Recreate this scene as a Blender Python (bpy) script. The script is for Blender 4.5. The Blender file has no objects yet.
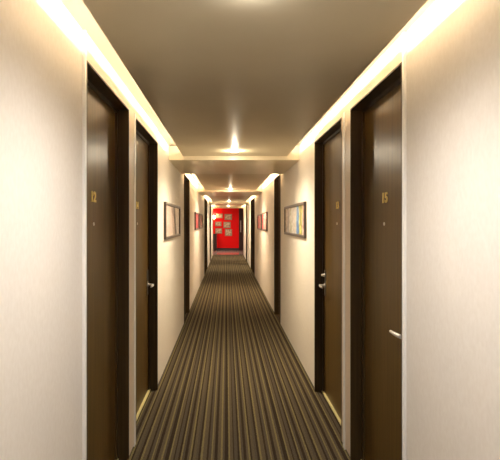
import bpy, bmesh, math, random
from mathutils import Vector, Matrix
random.seed(7)
S = bpy.context.scene
C = S.collection
PI = math.pi

# ---------------------------------------------------------------- camera, world, exposure
F = 480.0
EYE = 1.42
cam_d = bpy.data.cameras.new('camera'); cam = bpy.data.objects.new('camera', cam_d); C.objects.link(cam)
cam.location = (0, 0, EYE); cam.rotation_euler = (PI/2, 0, 0)
cam_d.sensor_width = 36; cam_d.sensor_fit = 'HORIZONTAL'; cam_d.lens = F/500*36
cam_d.shift_x = 23.5/500; cam_d.shift_y = -7/500; cam_d.clip_start = 0.02
S.camera = cam
S.view_settings.view_transform = 'Standard'; S.view_settings.look = 'None'
S.view_settings.gamma = 1; S.view_settings.use_curve_mapping = False
S.view_settings.exposure = 1.4
W = bpy.data.worlds.new('world'); S.world = W; W.use_nodes = True
W.node_tree.nodes['Background'].inputs[0].default_value = (1, .9, .78, 1)
W.node_tree.nodes['Background'].inputs[1].default_value = 0.0

COVE_W = 7.0          # watts per metre-normalised cove strip (4 m)
COVE_COLS = [(1, .88, .72), (1, .87, .70), (1, .82, .56), (1, .80, .54), (1, .80, .54)]
DOWN_W = 30.0
DOWN_COLS = [(1, .96, .93), (1, .96, .93), (1, .84, .60), (1, .80, .54), (1, .82, .58), (1, .82, .6)]
LOBBY_W = 50.0

# ---------------------------------------------------------------- measures
XL, XR = -0.597, 0.753
CEIL, SLOT, BEAM = EYE+.692, EYE+.80, EYE+.652
EL, ER = -.448, .626                 # edges of the lowered ceiling
YB, YE = -3.0, 21.2                  # behind the camera, end of the corridor
CX = (XL+XR)/2
DOORTOP = EYE + .679

# ---------------------------------------------------------------- materials
def mat(name, col, rough=.6, metal=0, spec=.5, emit=None, es=0):
    m = bpy.data.materials.new(name); m.use_nodes = True
    b = m.node_tree.nodes['Principled BSDF']
    b.inputs['Base Color'].default_value = (*col, 1)
    b.inputs['Roughness'].default_value = rough
    b.inputs['Metallic'].default_value = metal
    b.inputs['Specular IOR Level'].default_value = spec
    if emit:
        b.inputs['Emission Color'].default_value = (*emit, 1); b.inputs['Emission Strength'].default_value = es
    return m
def nodes(m): return m.node_tree.nodes, m.node_tree.links, m.node_tree.nodes['Principled BSDF']
def coords(m, scale, which='Object'):
    n, l, b = nodes(m)
    t = n.new('ShaderNodeTexCoord'); mp = n.new('ShaderNodeMapping'); mp.inputs['Scale'].default_value = scale
    l.new(t.outputs[which], mp.inputs[0]); return mp
def noise(m, vec, scale, detail=3):
    n, l, b = nodes(m)
    q = n.new('ShaderNodeTexNoise'); q.inputs['Scale'].default_value = scale; q.inputs['Detail'].default_value = detail
    l.new(vec.outputs[0], q.inputs['Vector']); return q
def ramp(m, fac, stops, mode='LINEAR'):
    n, l, b = nodes(m)
    r = n.new('ShaderNodeValToRGB'); r.color_ramp.interpolation = mode
    while len(r.color_ramp.elements) < len(stops): r.color_ramp.elements.new(.5)
    for e, (p, c) in zip(r.color_ramp.elements, stops): e.position = p; e.color = (*c, 1)
    l.new(fac, r.inputs[0]); return r
def bump(m, h, strength, dist=.002):
    n, l, b = nodes(m)
    u = n.new('ShaderNodeBump'); u.inputs['Strength'].default_value = strength; u.inputs['Distance'].default_value = dist
    l.new(h, u.inputs['Height']); l.new(u.outputs[0], b.inputs['Normal'])

def wallpaper(name, c1, c2, rough=.55):
    m = mat(name, c1, rough, spec=.35)
    n, l, b = nodes(m)
    q = noise(m, coords(m, (75, 75, 45)), 1.0, 4)
    r = ramp(m, q.outputs[0], [(.32, c2), (.68, c1)])
    l.new(r.outputs[0], b.inputs['Base Color'])
    q2 = noise(m, coords(m, (220, 220, 130)), 1.0, 2)
    bump(m, q2.outputs[0], .15, .001)
    return m
M_wall = wallpaper('cream_wallpaper', (.79, .735, .66), (.75, .69, .61))
M_bay = wallpaper('shaded_cream_door_surround', (.74, .62, .49), (.70, .58, .45), .4)  # tan darkened against the walls, carrying the shade below the cove
M_ceil = mat('taupe_satin_ceiling', (.64, .565, .41), .42, spec=.35)
n, l, b = nodes(M_ceil); q = noise(M_ceil, coords(M_ceil, (2, 2, 2)), 1.5, 3)
l.new(ramp(M_ceil, q.outputs[0], [(.3, (.70, .61, .43)), (.7, (.74, .65, .46))]).outputs[0], b.inputs['Base Color'])
M_slot = mat('cream_cove_paint', (.68, .60, .48), .6)
M_beam = mat('taupe_beam_paint', (.76, .67, .48), .28, spec=.55)
M_edge = mat('pale_edge_strip', (.88, .86, .83), .35, .1)
M_skirt = mat('brown_carpet_edging', (.08, .06, .04), .8)

def wood(name, a, bb, c, rough=.33):
    m = mat(name, a, rough, spec=.25)
    n, l, b = nodes(m)
    q = noise(m, coords(m, (55, 55, 1.6)), 1.0, 6)
    l.new(ramp(m, q.outputs[0], [(.25, c), (.5, bb), (.75, a)]).outputs[0], b.inputs['Base Color'])
    bump(m, q.outputs[0], .18, .001)
    return m
M_leaf = wood('dark_walnut_veneer', (.140, .082, .022), (.108, .062, .015), (.072, .040, .009))
M_frame = wood('darkest_walnut_frame', (.066, .039, .014), (.05, .029, .010), (.034, .019, .007), .4)
M_brass = mat('brass', (.85, .66, .20), .35, .4)
M_thresh = mat('pale_brass_threshold', (.66, .58, .27), .5, .1)
M_steel = mat('satin_nickel', (.85, .81, .75), .3, .6)
M_black = mat('black_lens', (.01, .01, .01), .15)
M_dbrown = mat('dark_brown_picture_frame', (.07, .055, .045), .35)

def carpet():
    m = mat('striped_carpet', (.1, .08, .05), 1, spec=.03)
    n, l, b = nodes(m)
    t = n.new('ShaderNodeTexCoord'); sx = n.new('ShaderNodeSeparateXYZ'); l.new(t.outputs['Object'], sx.inputs[0])
    wob = noise(m, coords(m, (40, 40, 1)), 1.0, 2)
    ma = n.new('ShaderNodeMath'); ma.operation = 'MULTIPLY_ADD'; ma.inputs[1].default_value = .006; l.new(wob.outputs[0], ma.inputs[0]); l.new(sx.outputs[0], ma.inputs[2])
    d = n.new('ShaderNodeMath'); d.operation = 'DIVIDE'; d.inputs[1].default_value = .36; l.new(ma.outputs[0], d.inputs[0])
    fr = n.new('ShaderNodeMath'); fr.operation = 'FRACT'; l.new(d.outputs[0], fr.inputs[0])
    ol, dk, md, gr = (.168, .138, .064), (.036, .026, .018), (.094, .073, .046), (.078, .062, .043)
    seq = [(dk, 10), (ol, 7), (md, 12), (dk, 5), (gr, 14), (dk, 9), (ol, 6), (gr, 10), (dk, 11), (md, 9), (ol, 8), (dk, 6), (md, 13), (gr, 9), (dk, 10), (ol, 8), (md, 16), (dk, 8), (gr, 12), (ol, 5), (md, 8), (dk, 12), (md, 14), (ol, 7), (gr, 9), (dk, 6)]
    tot = sum(w for c, w in seq); st = []; acc = 0
    for c, w in seq: st.append((acc/tot, c)); acc += w
    r = ramp(m, fr.outputs[0], st, 'CONSTANT')
    fib = noise(m, coords(m, (220, 90, 1)), 1.0, 4)
    mr = n.new('ShaderNodeMapRange'); mr.inputs[1].default_value = .3; mr.inputs[2].default_value = .7; mr.inputs[3].default_value = .70; mr.inputs[4].default_value = 1.3
    l.new(fib.outputs[0], mr.inputs[0])
    mx = n.new('ShaderNodeVectorMath'); mx.operation = 'SCALE'; l.new(r.outputs[0], mx.inputs[0]); l.new(mr.outputs[0], mx.inputs['Scale'])
    l.new(mx.outputs[0], b.inputs['Base Color'])
    bump(m, fib.outputs[0], .6, .004)
    return m
M_carpet = carpet()
M_red = mat('red_gloss_wall', (.76, .002, .003), .5, spec=.2)
M_tile = mat('polished_pink_stone_floor', (.42, .26, .22), .12)
M_lobby = mat('warm_lobby_paint', (.62, .5, .36), .6)
M_darkdoor = wood('near_black_wood', (.05, .028, .026), (.04, .022, .02), (.025, .014, .013))

# ---------------------------------------------------------------- mesh helpers
class MB:
    def __init__(s, org=(0, 0, 0)): s.bm = bmesh.new(); s.o = Vector(org)
    def box(s, x0, x1, y0, y1, z0, z1):
        x0, x1 = sorted((x0, x1)); y0, y1 = sorted((y0, y1)); z0, z1 = sorted((z0, z1))
        v = [s.bm.verts.new(Vector(p)-s.o) for p in ((x0,y0,z0),(x1,y0,z0),(x1,y1,z0),(x0,y1,z0),(x0,y0,z1),(x1,y0,z1),(x1,y1,z1),(x0,y1,z1))]
        for f in ((3,2,1,0),(4,5,6,7),(0,1,5,4),(1,2,6,5),(2,3,7,6),(3,0,4,7)): s.bm.faces.new([v[i] for i in f])
        return s
    def lathe(s, c, axis, prof, n=24):
        """prof: (radius, distance along axis)"""
        ax = Vector(axis).normalized(); u = ax.orthogonal().normalized(); w = ax.cross(u); c = Vector(c)
        rings = []
        for r, d in prof:
            rings.append([s.bm.verts.new(c+ax*d+(u*math.cos(2*PI*k/n)+w*math.sin(2*PI*k/n))*max(r, 1e-5)-s.o) for k in range(n)])
        for a, b2 in zip(rings, rings[1:]):
            for k in range(n): s.bm.faces.new((a[k], a[(k+1) % n], b2[(k+1) % n], b2[k]))
        s.bm.faces.new(list(reversed(rings[0]))); s.bm.faces.new(rings[-1])
        return s
    def tube(s, pts, rad, n=10):
        pts = [Vector(p) for p in pts]; rings = []
        for i, p in enumerate(pts):
            t = (pts[min(i+1, len(pts)-1)]-pts[max(i-1, 0)]).normalized()
            u = t.cross(Vector((0, 0, 1)));  u = u.normalized() if u.length > .01 else Vector((1, 0, 0)); w = t.cross(u)
            r = rad[i] if isinstance(rad, (list, tuple)) else rad
            rings.append([s.bm.verts.new(p+(u*math.cos(2*PI*k/n)+w*math.sin(2*PI*k/n))*r-s.o) for k in range(n)])
        for a, b2 in zip(rings, rings[1:]):
            for k in range(n): s.bm.faces.new((a[k], a[(k+1) % n], b2[(k+1) % n], b2[k]))
        s.bm.faces.new(list(reversed(rings[0]))); s.bm.faces.new(rings[-1])
        return s
    def build(s, name, m, parent=None, bevel=0, smooth=False):
        bmesh.ops.recalc_face_normals(s.bm, faces=s.bm.faces)
        me = bpy.data.meshes.new(name); s.bm.to_mesh(me); s.bm.free()
        o = bpy.data.objects.new(name, me); C.objects.link(o)
        for mm in (m if isinstance(m, (list, tuple)) else [m]): me.materials.append(mm)
        if smooth:
            for p in me.polygons: p.use_smooth = True
            md = o.modifiers.new('edge', 'EDGE_SPLIT'); md.split_angle = math.radians(40)
        if bevel:
            md = o.modifiers.new('bevel', 'BEVEL'); md.width = bevel; md.segments = 2; md.limit_method = 'ANGLE'
        if parent: o.parent = parent
        else: o.location = s.o
        return o
def empty(name, loc):
    o = bpy.data.objects.new(name, None); C.objects.link(o); o.location = loc; o.empty_display_size = .1; return o
def tag(o, label=None, cat=None, group=None, kind=None):
    if label: o['label'] = label
    if cat: o['category'] = cat
    if group: o['group'] = group
    if kind: o['kind'] = kind
    return o
def struct(o, label=None): o['kind'] = 'structure'; 
# ---------------------------------------------------------------- doors' positions
DL = [(2.016, 2.88), (3.105, 4.08), (6.74, 7.60), (12.95, 13.8), (14.0, 14.8), (17.5, 18.3)]
DR = [(2.034, 2.87), (3.10, 4.04), (6.70, 7.46), (12.85, 13.7), (13.9, 14.7), (17.55, 18.35)]
TH = .16      # wall thickness built

# floor
f = MB().box(XL-TH, XR+TH, YB, 21.6, -.05, 0).build('floor', M_carpet); struct(f)
# walls
def wall(name, X, s, doors, y0, y1):
    m = MB()
    y = y0
    for a, b2 in doors:
        m.box(X, X+s*TH, y, a, 0, SLOT+.1)
        m.box(X, X+s*TH, a, b2, DOORTOP, SLOT+.1)
        y = b2
    m.box(X, X+s*TH, y, y1, 0, SLOT+.1)
    struct(m.build(name, M_wall))
wall('wall_left', XL, -1, DL, YB, YE)
wall('wall_right', XR, 1, DR, YB, YE)
struct(MB().box(XL-TH, XR+TH, YB-.1, YB, 0, SLOT+.1).build('wall_back', M_wall))
# door surrounds (thin cream panels, cove shade put into their tan, round the doors of the first pair)
BT = .010
def surround(name, X, s, doors, y0, y1):
    m = MB(); xi = X-s*BT
    y = y0
    for a, b2 in doors:
        m.box(xi, X, y, a, 0.015, SLOT); m.box(xi, X, a, b2, DOORTOP, SLOT); y = b2
    m.box(xi, X, y, y1, 0.015, SLOT)
    struct(m.build(name, M_bay))
surround('trim_1', XL, -1, DL[:2], 2.004, 4.10)
surround('trim_2', XR, 1, DR[:2], 2.024, 4.06)
# pale metal corner strips
k = 3
for X, s, ys in ((XL, -1, (1.985, 3.045)), (XR, 1, (2.006, 3.005))):
    for i, y in enumerate(ys):
        o = MB().box(X-s*.014, X, y, y+(.018 if i == 0 else .045), .0, SLOT if i == 0 else DOORTOP+.02).build('trim_%d' % k, M_edge, bevel=.002); struct(o); k += 1
# low carpet-brown skirting between the doors
def skirting(name, X, s, doors):
    m = MB(); y = YB
    for a, b2 in doors:
        m.box(X-s*.006, X, y, a, 0, .014); y = b2
    m.box(X-s*.006, X, y, YE, 0, .014)
    struct(m.build(name, M_skirt))
skirting('baseboard_left', XL, -1, DL); skirting('baseboard_right', XR, 1, DR)

# ceiling: slot level above, lowered slabs, beams
struct(MB().box(XL-TH, XR+TH, YB, YE, SLOT, SLOT+.1).build('ceiling', M_slot))
SEG = [(-3.0, -.48), (.97, 4.97), (6.39, 10.03), (11.5, 16.0), (17.4, YE)]
BEAMS = [(-.48, .97), (4.97, 6.39), (10.03, 11.5), (16.0, 17.4), (YE-.06, YE+.10)]
m = MB()
for a, b2 in SEG: m.box(EL, ER, a, b2-.002 if b2 < YE else YE-.062, CEIL, CEIL+.020)
for a, b2 in SEG:
    for x0, x1 in ((EL, EL+.012), (ER-.012, ER)): m.box(x0, x1, a, b2-.002 if b2 < YE else YE-.062, CEIL+.02, CEIL+.040)
for x0, x1 in ((EL, EL+.012), (ER-.012, ER)): m.box(x0, x1, 2.0, 4.1, CEIL+.04, CEIL+.053)  # unseen lip raised along the doors, added to cut off cove light
for a, b2 in SEG: m.box(EL+.25, ER-.25, a, b2-.002 if b2 < YE else YE-.062, CEIL+.02, SLOT-.001)
struct(m.build('ceiling_panel', M_ceil))
for i, (a, b2) in enumerate(BEAMS):
    o = MB().box(XL, XR, a, b2, BEAM, SLOT-.001).build('ceiling_beam', M_beam); struct(o)

# ---------------------------------------------------------------- doors
M_peep = M_steel
def text_obj(name, body, size, m, loc, rot, parent, ext=.0015):
    cu = bpy.data.curves.new(name, 'FONT'); cu.body = body; cu.size = size; cu.extrude = ext; cu.align_x = 'CENTER'; cu.align_y = 'CENTER'; cu.offset = .0028
    tmp = bpy.data.objects.new('tmp', cu); C.objects.link(tmp)
    dg = bpy.context.evaluated_depsgraph_get(); dg.update()
    me = bpy.data.meshes.new_from_object(tmp.evaluated_get(dg)); bpy.data.objects.remove(tmp)
    o = bpy.data.objects.new(name, me); C.objects.link(o); me.materials.clear(); me.materials.append(m)
    o.parent = parent; o.location = loc; o.rotation_euler = rot; o.scale = (1.35, 1, 1)
    return o
REC = .066
def door(idx, X, s, a, b2, number=None, numY=None, handle=None):
    """s: -1 left wall, +1 right wall"""
    root = empty('door_%d' % idx, (X, (a+b2)/2, 0)); org = (X, (a+b2)/2, 0); struct(root)
    px = X+s*REC                          # leaf face
    j = .004
    MB(org).box(px, px+s*.04, a+.004, b2-.004, .008, DOORTOP-.004).build('door_leaf', M_leaf, root)
    fr = MB(org)                          # reveals, flush with the surround
    xf = X-s*(BT+.002)
    fr.box(xf, px+s*.05, a-.004, a+.004, 0, DOORTOP); fr.box(xf, px+s*.05, b2-.004, b2+.004, 0, DOORTOP)
    fr.box(xf, px+s*.05, a-.004, b2+.004, DOORTOP-.004, DOORTOP+.004)
    fr.box(px-s*.012, px, b2-.022, b2-.004, 0, DOORTOP-.004); fr.box(px-s*.012, px, a+.004, a+.022, 0, DOORTOP-.004)
    fr.box(px-s*.012, px, a+.004, b2-.004, DOORTOP-.022, DOORTOP-.004)
    fr.build('door_frame', M_frame, root)
    if number: MB(org).box(X+s*.048, px+s*.01, a+.004, b2-.004, 0, .010).build('threshold', M_thresh, root, bevel=.001)
    if number:
        z = 1.548
        pl = None
        text_obj('door_number', number, .070, M_brass, (px-s*.0022-X, numY-org[1], z), (PI/2, 0, -s*PI/2), root)
        MB(org).lathe((px, numY+.01, 1.415), (-s, 0, 0), [(.009, 0), (.009, .003), (.006, .004), (.006, .002)], 16).build('peephole', M_steel, root, smooth=True)
    if handle:
        side, lever = handle
        hy = b2-.065 if side == 'far' else a+.100
        d = -1 if side == 'far' else 1
        hz = .903 if side == 'far' else .915
        pl = MB(org).box(px-s*.006, px, hy-.030, hy+.030, hz-.085, hz+.125).build('lock_plate', M_steel_dark, root, bevel=.002)
        pl['label'] = 'dull steel lock plate'
        if lever:
            h = MB(org)
            h.lathe((px-s*.006, hy, hz), (-s, 0, 0), [(.017, 0), (.017, .006), (.010, .008), (.009, .040)], 16)
            pts = [(px-s*(.046), hy-.006*d, hz), (px-s*.050, hy+.02*d, hz), (px-s*.052, hy+.06*d, hz-.001), (px-s*.050, hy+.115*d, hz-.003)]
            h.tube(pts, [.009, .0095, .009, .0075], 12)
            o = h.build('door_handle', M_steel, root, smooth=True); o.parent = pl; 
            o['label'] = 'bright nickel lever'
            if side == 'far' and s > 0:
                t = MB(org).lathe((px-s*.006, hy, hz+.085), (-s, 0, 0), [(.013, 0), (.013, .010), (.010, .014), (.009, .026), (.007, .028)], 16).build('thumb_turn', M_steel, root, smooth=True)
                t.parent = pl
    return root
M_steel_dark = mat('dull_steel', (.22, .20, .17), .35, .8)
door(1, XL, -1, *DL[0], number='12', numY=2.384, handle=('near', False))
door(2, XL, -1, *DL[1], number='14', numY=3.556, handle=('far', True))
door(3, XR, 1, *DR[0], number='15', numY=2.48, handle=('near', True))
door(4, XR, 1, *DR[1], number='13', numY=3.54, handle=('far', True))
i = 5
for d in DL[2:]: door(i, XL, -1, *d); i += 1
for d in DR[2:]: door(i, XR, 1, *d); i += 1

# ---------------------------------------------------------------- pictures
def art_side(name, stops, nscale, warp, axis_scale=(1, 1, 1), slant=0, mottle=.35):
    m = mat(name, (.5, .5, .5), .35)
    n, l, b = nodes(m)
    mp = coords(m, axis_scale); q = noise(m, mp, nscale, 5)
    t = n.new('ShaderNodeTexCoord'); sx = n.new('ShaderNodeSeparateXYZ'); l.new(t.outputs['Generated'], sx.inputs[0])
    ma = n.new('ShaderNodeMath'); ma.operation = 'MULTIPLY_ADD'; ma.inputs[1].default_value = warp; l.new(q.outputs[0], ma.inputs[0]); sl = n.new('ShaderNodeMath'); sl.operation = 'MULTIPLY_ADD'; sl.inputs[1].default_value = slant; l.new(sx.outputs[2], sl.inputs[0]); l.new(sx.outputs[1], sl.inputs[2]); l.new(sl.outputs[0], ma.inputs[2])
    su = n.new('ShaderNodeMath'); su.operation = 'SUBTRACT'; su.inputs[1].default_value = warp*.5; l.new(ma.outputs[0], su.inputs[0])
    q3 = noise(m, coords(m, (1, 1, 1)), 22, 4)
    hv = n.new('ShaderNodeMix'); hv.data_type = 'RGBA'; hv.blend_type = 'OVERLAY'; hv.inputs[0].default_value = mottle
    st = n.new('ShaderNodeMapRange'); st.inputs[1].default_value = .35; st.inputs[2].default_value = .65; l.new(q3.outputs[0], st.inputs[0])
    l.new(ramp(m, su.outputs[0], stops).outputs[0], hv.inputs[6]); l.new(st.outputs[0], hv.inputs[7]); l.new(hv.outputs[2], b.inputs['Base Color'])
    return m
A_right = art_side('abstract_bands_print', [(0, (.50,.28,.34)), (.04, (.16,.12,.20)), (.08, (.70,.42,.48)), (.13, (.55,.50,.06)), (.18, (.16,.26,.12)), (.22, (.70,.62,.08)),
    (.27, (.05,.22,.62)), (.34, (.12,.34,.62)), (.40, (.85,.80,.72)), (.58, (.75,.72,.68)), (.66, (.50,.55,.42)), (.74, (.70,.66,.60)), (.82, (.22,.22,.28)), (.88, (.55,.50,.48)), (.94, (.70,.62,.52))], 7, .16, (1, 1, 1), 0, .7)
A_left = art_side('birch_print_with_reflection', [(0, (.55,.42,.36)), (.15, (.66,.50,.44)), (.35, (.62,.46,.40)), (.47, (.70,.58,.50)), (.55, (.42,.32,.26)), (.62, (.66,.52,.44)), (.68, (.10,.075,.06)), (.78, (.20,.15,.12)), (.82, (.80,.70,.60)), (.90, (.50,.40,.34))], 4, .06, (1, 1, 1), .14, .15)  # dark slanted band is a reflection painted into the print
A_redl = art_side('dark_red_print', [(0, (.25,.02,.03)), (.3, (.50,.06,.08)), (.5, (.62,.22,.22)), (.7, (.45,.04,.05)), (1, (.2,.02,.03))], 6, .3)
A_redl2 = art_side('red_cream_print', [(0, (.35,.03,.04)), (.35, (.12,.03,.03)), (.55, (.70,.50,.42)), (.75, (.5,.06,.06)), (1, (.3,.03,.03))], 6, .25)
A_pink = art_side('pink_red_print', [(0, (.70,.16,.22)), (.3, (.75,.45,.42)), (.6, (.62,.10,.16)), (1, (.55,.08,.12))], 6, .3)
A_pink2 = art_side('cream_red_print', [(0, (.70,.08,.10)), (.25, (.80,.62,.54)), (.6, (.82,.70,.62)), (.85, (.75,.12,.15)), (1, (.6,.05,.08))], 6, .25)
M_glass = bpy.data.materials.new('picture_glass'); M_glass.use_nodes = True
_n, _l = M_glass.node_tree.nodes, M_glass.node_tree.links
_n.clear(); _o = _n.new('ShaderNodeOutputMaterial'); _m = _n.new('ShaderNodeMixShader'); _t = _n.new('ShaderNodeBsdfTransparent'); _g = _n.new('ShaderNodeBsdfGlossy'); _f = _n.new('ShaderNodeFresnel')
_g.inputs['Roughness'].default_value = .04; _f.inputs['IOR'].default_value = 1.45
_q = _n.new('ShaderNodeNewGeometry'); _b1 = _n.new('ShaderNodeMath'); _b1.operation = 'SUBTRACT'; _b1.inputs[0].default_value = .35; _l.new(_q.outputs['Backfacing'], _b1.inputs[1])
_b2 = _n.new('ShaderNodeMath'); _b2.operation = 'MULTIPLY'; _b2.use_clamp = True; _l.new(_f.outputs[0], _b2.inputs[0]); _l.new(_b1.outputs[0], _b2.inputs[1]); _l.new(_b2.outputs[0], _m.inputs[0]); _l.new(_t.outputs[0], _m.inputs[1]); _l.new(_g.outputs[0], _m.inputs[2]); _l.new(_m.outputs[0], _o.inputs[0])

def picture(X, s, y0, y1, z0, z1, art, label, group, fw=.028, depth=.026, mf=None, glass=True):
    org = (X, (y0+y1)/2, z0)
    r = empty('framed_picture', org); tag(r, label, 'picture', group)
    xi = X-s*depth; xb = X-s*.0008
    m = MB(org)
    m.box(xi, xb, y0, y0+fw, z0, z1); m.box(xi, xb, y1-fw, y1, z0, z1)
    m.box(xi, xb, y0+fw, y1-fw, z0, z0+fw); m.box(xi, xb, y0+fw, y1-fw, z1-fw, z1)
    m.build('frame', mf or M_dbrown, r, bevel=.004)
    MB(org).box(xb, X-s*.012, y0+fw, y1-fw, z0+fw, z1-fw).build('print', art, r)
    if glass: MB(org).box(X-s*.0145, X-s*.0160, y0+fw, y1-fw, z0+fw, z1-fw).build('glass', M_glass, r)
    return r
picture(XL, -1, 4.55, 5.96, EYE-.160, EYE+.203, A_left, 'long dark framed picture of pale trunks with a dark reflection painted in, on the left wall beside the first ceiling beam', None)
picture(XR, 1, 4.51, 6.06, EYE-.142, EYE+.203, A_right, 'long grey framed abstract print with blue and yellow bands on the right wall', None)
picture(XL, -1, 8.92, 10.05, EYE-.13, EYE+.205, A_redl, 'dark red framed picture on the left wall, nearer of the two there', None)
picture(XL, -1, 10.30, 11.55, EYE-.13, EYE+.205, A_redl2, 'dark red framed picture on the left wall, farther of the two there', None)
picture(XR, 1, 8.75, 9.95, EYE-.15, EYE+.205, A_pink2, 'red and cream framed picture on the right wall, nearer of the two there', None)
picture(XR, 1, 10.20, 11.40, EYE-.15, EYE+.190, A_pink, 'pink and red framed picture on the right wall, farther of the two there', None)

# ---------------------------------------------------------------- downlights
M_lens = mat('glowing_lens', (1, 1, 1), .5, emit=(1, .93, .82), es=80)
M_ring = mat('white_lamp_ring', (.8, .78, .74), .35)
WHERE = ['nearest to the camera at the top edge', 'before the first beam', 'before the second beam', 'before the third beam', 'closest to the red wall']
for i, y in enumerate((-1.6, 1.40, 4.60, 9.70, 15.2, 19.3)):
    org = (CX, y, CEIL)
    r = empty('ceiling_downlight', org)
    tag(r, 'small round glowing downlight in the taupe ceiling, ' + WHERE[max(i-1, 0)] if i else 'small round downlight in the taupe ceiling behind the camera', 'downlight', 'downlights along the corridor ceiling')
    MB(org).lathe((CX, y, CEIL-.006), (0, 0, 1), [(.034, .0), (.046, .0), (.050, .003), (.050, .0055)], 32).build('trim_ring', M_ring, r, smooth=True)
    MB(org).lathe((CX, y, CEIL-.011), (0, 0, 1), [(.012, 0), (.026, .002), (.032, .0045)], 24).build('lens', M_lens, r, smooth=True)
    ld = bpy.data.lights.new('downlight_lamp', 'SPOT'); ld.energy = DOWN_W*(.92, .92, 1.85, 2.3, 2.3, 2.3)[i]; ld.color = DOWN_COLS[i]; ld.spot_size = math.radians(158); ld.spot_blend = 1; ld.shadow_soft_size = .03
    lo = bpy.data.objects.new('downlight_lamp', ld); C.objects.link(lo); lo.location = (0, 0, -.03); lo.parent = r
    ld = bpy.data.lights.new('downlight_glow', 'POINT'); ld.energy = (.5, .5, 2.2, 2.0, 2, 2)[i]; ld.color = DOWN_COLS[i]; ld.shadow_soft_size = .012
    lo = bpy.data.objects.new('downlight_glow', ld); C.objects.link(lo); lo.location = (0, 0, -.03); lo.parent = r

# ---------------------------------------------------------------- cove strips
M_strip = mat('led_strip', (1, 1, 1), .5, emit=(1, .85, .62), es=3)
for si, (a, b2) in enumerate(SEG):
    for X, e, s, nm in ((XL, EL, -1, 'left'), (XR, ER, 1, 'right')):
        ca, cb = a+.04, b2-.10
        org = (e-s*.10, (ca+cb)/2, CEIL+.02)
        r = MB(org).box(e-s*.095, e-s*.115, ca, cb, CEIL+.0201, CEIL+.034).build('light_strip', M_strip)
        tag(r, 'warm light strip hidden in the %s ceiling cove, %s' % (nm, ['behind the camera', 'beside the nearest doors', 'between first and second beams', 'between second and third beams', 'at the red wall end'][si]), 'light strip', '%s cove light strips' % nm)
        ld = bpy.data.lights.new('cove_lamp', 'AREA'); ld.shape = 'RECTANGLE'; ld.size = cb-ca; ld.size_y = .012
        ld.energy = COVE_W*(cb-ca)/4*(1 if si < 2 else 1.9); ld.color = COVE_COLS[si]
        lo = bpy.data.objects.new('cove_lamp', ld); C.objects.link(lo); lo.parent = r
        lo.location = (s*.0, 0, .042)
        # area light shines along local -Z: aim it at the wall (s direction); long side along Y
        lo.rotation_euler = Matrix(((0, 0, -s), (1, 0, 0), (0, -s, 0))).to_euler() if False else (Vector((0, 0, -1)).rotation_difference(Vector((s, 0, .12))) @ Matrix.Rotation(PI/2, 3, 'Z').to_quaternion()).to_euler()

# ---------------------------------------------------------------- lobby beyond the corridor
LY = 24.8
struct(MB().box(-2.4, 2.2, 21.6, LY+.1, -.05, 0).build('floor_lobby', M_tile))
struct(MB().box(-2.4, 2.2, LY, LY+.1, 0, 2.5).build('wall_end', M_red))
struct(MB().box(-2.4, -2.3, YE, LY, 0, 2.5).build('wall_lobby_left', M_lobby))
struct(MB().box(2.1, 2.2, YE, LY, 0, 2.5).build('wall_lobby_right', M_lobby))
struct(MB().box(-2.4, 2.2, YE+.1, LY+.1, 2.45, 2.55).build('ceiling_lobby', M_lobby))
m = MB(); m.box(-2.4, XL, YE, YE+.12, 0, 2.45); m.box(XR, 2.2, YE, YE+.12, 0, 2.45); m.box(XL, XR, YE+.101, YE+.12, BEAM+.01, 2.45)
struct(m.build('wall_corridor_end', M_wall))
struct(MB().box(-2.3, .64, LY-.015, LY, 0, .125).build('baseboard_end', mat('dark_slate_skirting', (.03, .025, .035), .3)))
# dark lobby door standing beside the red wall
r = empty('door_%d' % i if False else 'door_13', (.86, LY-.03, 0)); struct(r)
org = (.86, LY-.03, 0)
MB(org).box(.64, 1.5, LY-.04, LY-.001, 0, 2.16).build('door_leaf', M_darkdoor, r)
MB(org).tube([(.735, LY-.07, .95), (.735, LY-.07, 1.55)], .012).box(.73, .74, LY-.07, LY-.04, 1.0, 1.02).box(.73, .74, LY-.07, LY-.04, 1.48, 1.5).build('pull_handle', M_steel, r)
# six small pictures on the red wall
PX = lambda x: (x-226.5)*LY/F
PZ = lambda y: EYE-(y-223)*LY/F
M_pf = mat('worn_wood_frame', (.30, .20, .13), .5)
spots = [(216.2, 222.7, 213.6, 218.2, 'top left'), (224.5, 231.9, 214, 220, 'top right'), (215, 221.4, 221.6, 226.2, 'middle left'),
         (223.4, 230.6, 221.8, 228, 'middle right'), (215.2, 222, 228.2, 233.6, 'bottom left'), (225, 232, 229, 236, 'bottom right')]
for j, (a, b2, t, bo, wh) in enumerate(spots):
    x0, x1, z1, z0 = PX(a), PX(b2), PZ(t), PZ(bo)
    org = ((x0+x1)/2, LY, z0)
    r = empty('small_picture', org); tag(r, 'small beige framed picture on the far red wall, %s of the six' % wh, 'picture', 'six pictures on the red wall')
    fw = .035; y = LY-.02
    m = MB(org); m.box(x0, x0+fw, y, LY-.001, z0, z1).box(x1-fw, x1, y, LY-.001, z0, z1).box(x0+fw, x1-fw, y, LY-.001, z0, z0+fw).box(x0+fw, x1-fw, y, LY-.001, z1-fw, z1)
    m.build('frame', M_pf, r, bevel=.003)
    ar = mat('sepia_print', (.55, .42, .28), .5); n, l, b = nodes(ar); q = noise(ar, coords(ar, (1, 1, 1)), 9+j, 3)
    l.new(ramp(ar, q.outputs[0], [(.35, (.16, .08, .05)), (.5, (.50, .38, .24)), (.65, (.66, .55, .38))]).outputs[0], b.inputs['Base Color'])
    MB(org).box(x0+fw, x1-fw, LY-.012, LY-.001, z0+fw, z1-fw).build('print', ar, r)
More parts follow.
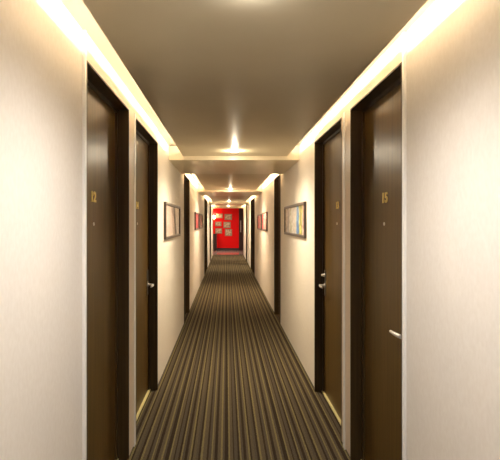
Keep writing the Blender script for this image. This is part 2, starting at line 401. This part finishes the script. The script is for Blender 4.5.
# wall lamp and dark pedestal at the left of the red wall
lx = -.64
r = empty('wall_lamp', (lx, LY, 1.62)); tag(r, 'glowing wall lamp at the left edge of the far red wall', 'lamp')
org = (lx, LY, 1.62)
MB(org).lathe((lx, LY-.001, 1.62), (0, -1, 0), [(.05, 0), (.05, .012), (.03, .02)], 20).build('back_plate', M_brass, r, smooth=True)
MB(org).tube([(lx, LY-.02, 1.62), (lx, LY-.10, 1.60), (lx, LY-.12, 1.64)], .008).build('arm', M_brass, r, smooth=True)
M_shade = mat('lit_glass_shade', (1, .9, .75), .5, emit=(1, .82, .6), es=7)
MB(org).lathe((lx, LY-.12, 1.64), (0, 0, 1), [(.03, 0), (.06, .03), (.07, .09), (.062, .14), (.05, .16)], 20).build('lamp_shade', M_shade, r, smooth=True)
ld = bpy.data.lights.new('wall_lamp_bulb', 'POINT'); ld.energy = 5; ld.color = (1, .6, .3); ld.shadow_soft_size = .04
lo = bpy.data.objects.new('wall_lamp_bulb', ld); C.objects.link(lo); lo.parent = r; lo.location = (0, -.12, .24)
org = (-.66, LY-.25, 0)
r = empty('pedestal_cabinet', org); tag(r, 'narrow dark wooden cabinet standing at the left foot of the red wall', 'cabinet')
MB(org).box(-.84, -.50, LY-.40, LY-.02, .06, .84).build('body', M_darkdoor, r, bevel=.004)
MB(org).box(-.86, -.48, LY-.42, LY-.018, .84, .87).build('top', M_darkdoor, r, bevel=.004)
MB(org).box(-.82, -.52, LY-.38, LY-.03, 0, .06).build('base', M_darkdoor, r)
MB(org).box(-.825, -.515, LY-.412, LY-.40, .08, .82).build('cabinet_door', M_darkdoor, r, bevel=.002)
# lobby lamps
for x, y in ((.0, 23.0), (-1.4, 23.2)):
    r = empty('lobby_downlight', (x, y, 2.45)); tag(r, 'recessed downlight in the lobby ceiling, ' + ('centred ahead of the red wall' if x == 0 else 'off to the left of the corridor mouth'), 'downlight', 'lobby downlights')
    MB((x, y, 2.45)).lathe((x, y, 2.444), (0, 0, 1), [(.05, 0), (.06, .003), (.06, .0055)], 24).build('trim_ring', M_ring, r, smooth=True)
    MB((x, y, 2.45)).lathe((x, y, 2.44), (0, 0, 1), [(.03, 0), (.04, .0035)], 24).build('lens', M_lens, r, smooth=True)
    ld = bpy.data.lights.new('lobby_lamp', 'SPOT'); ld.energy = LOBBY_W; ld.color = (1, .86, .7); ld.spot_size = math.radians(165); ld.spot_blend = 1; ld.shadow_soft_size = .05
    lo = bpy.data.objects.new('lobby_lamp', ld); C.objects.link(lo); lo.parent = r; lo.location = (0, 0, -.04)
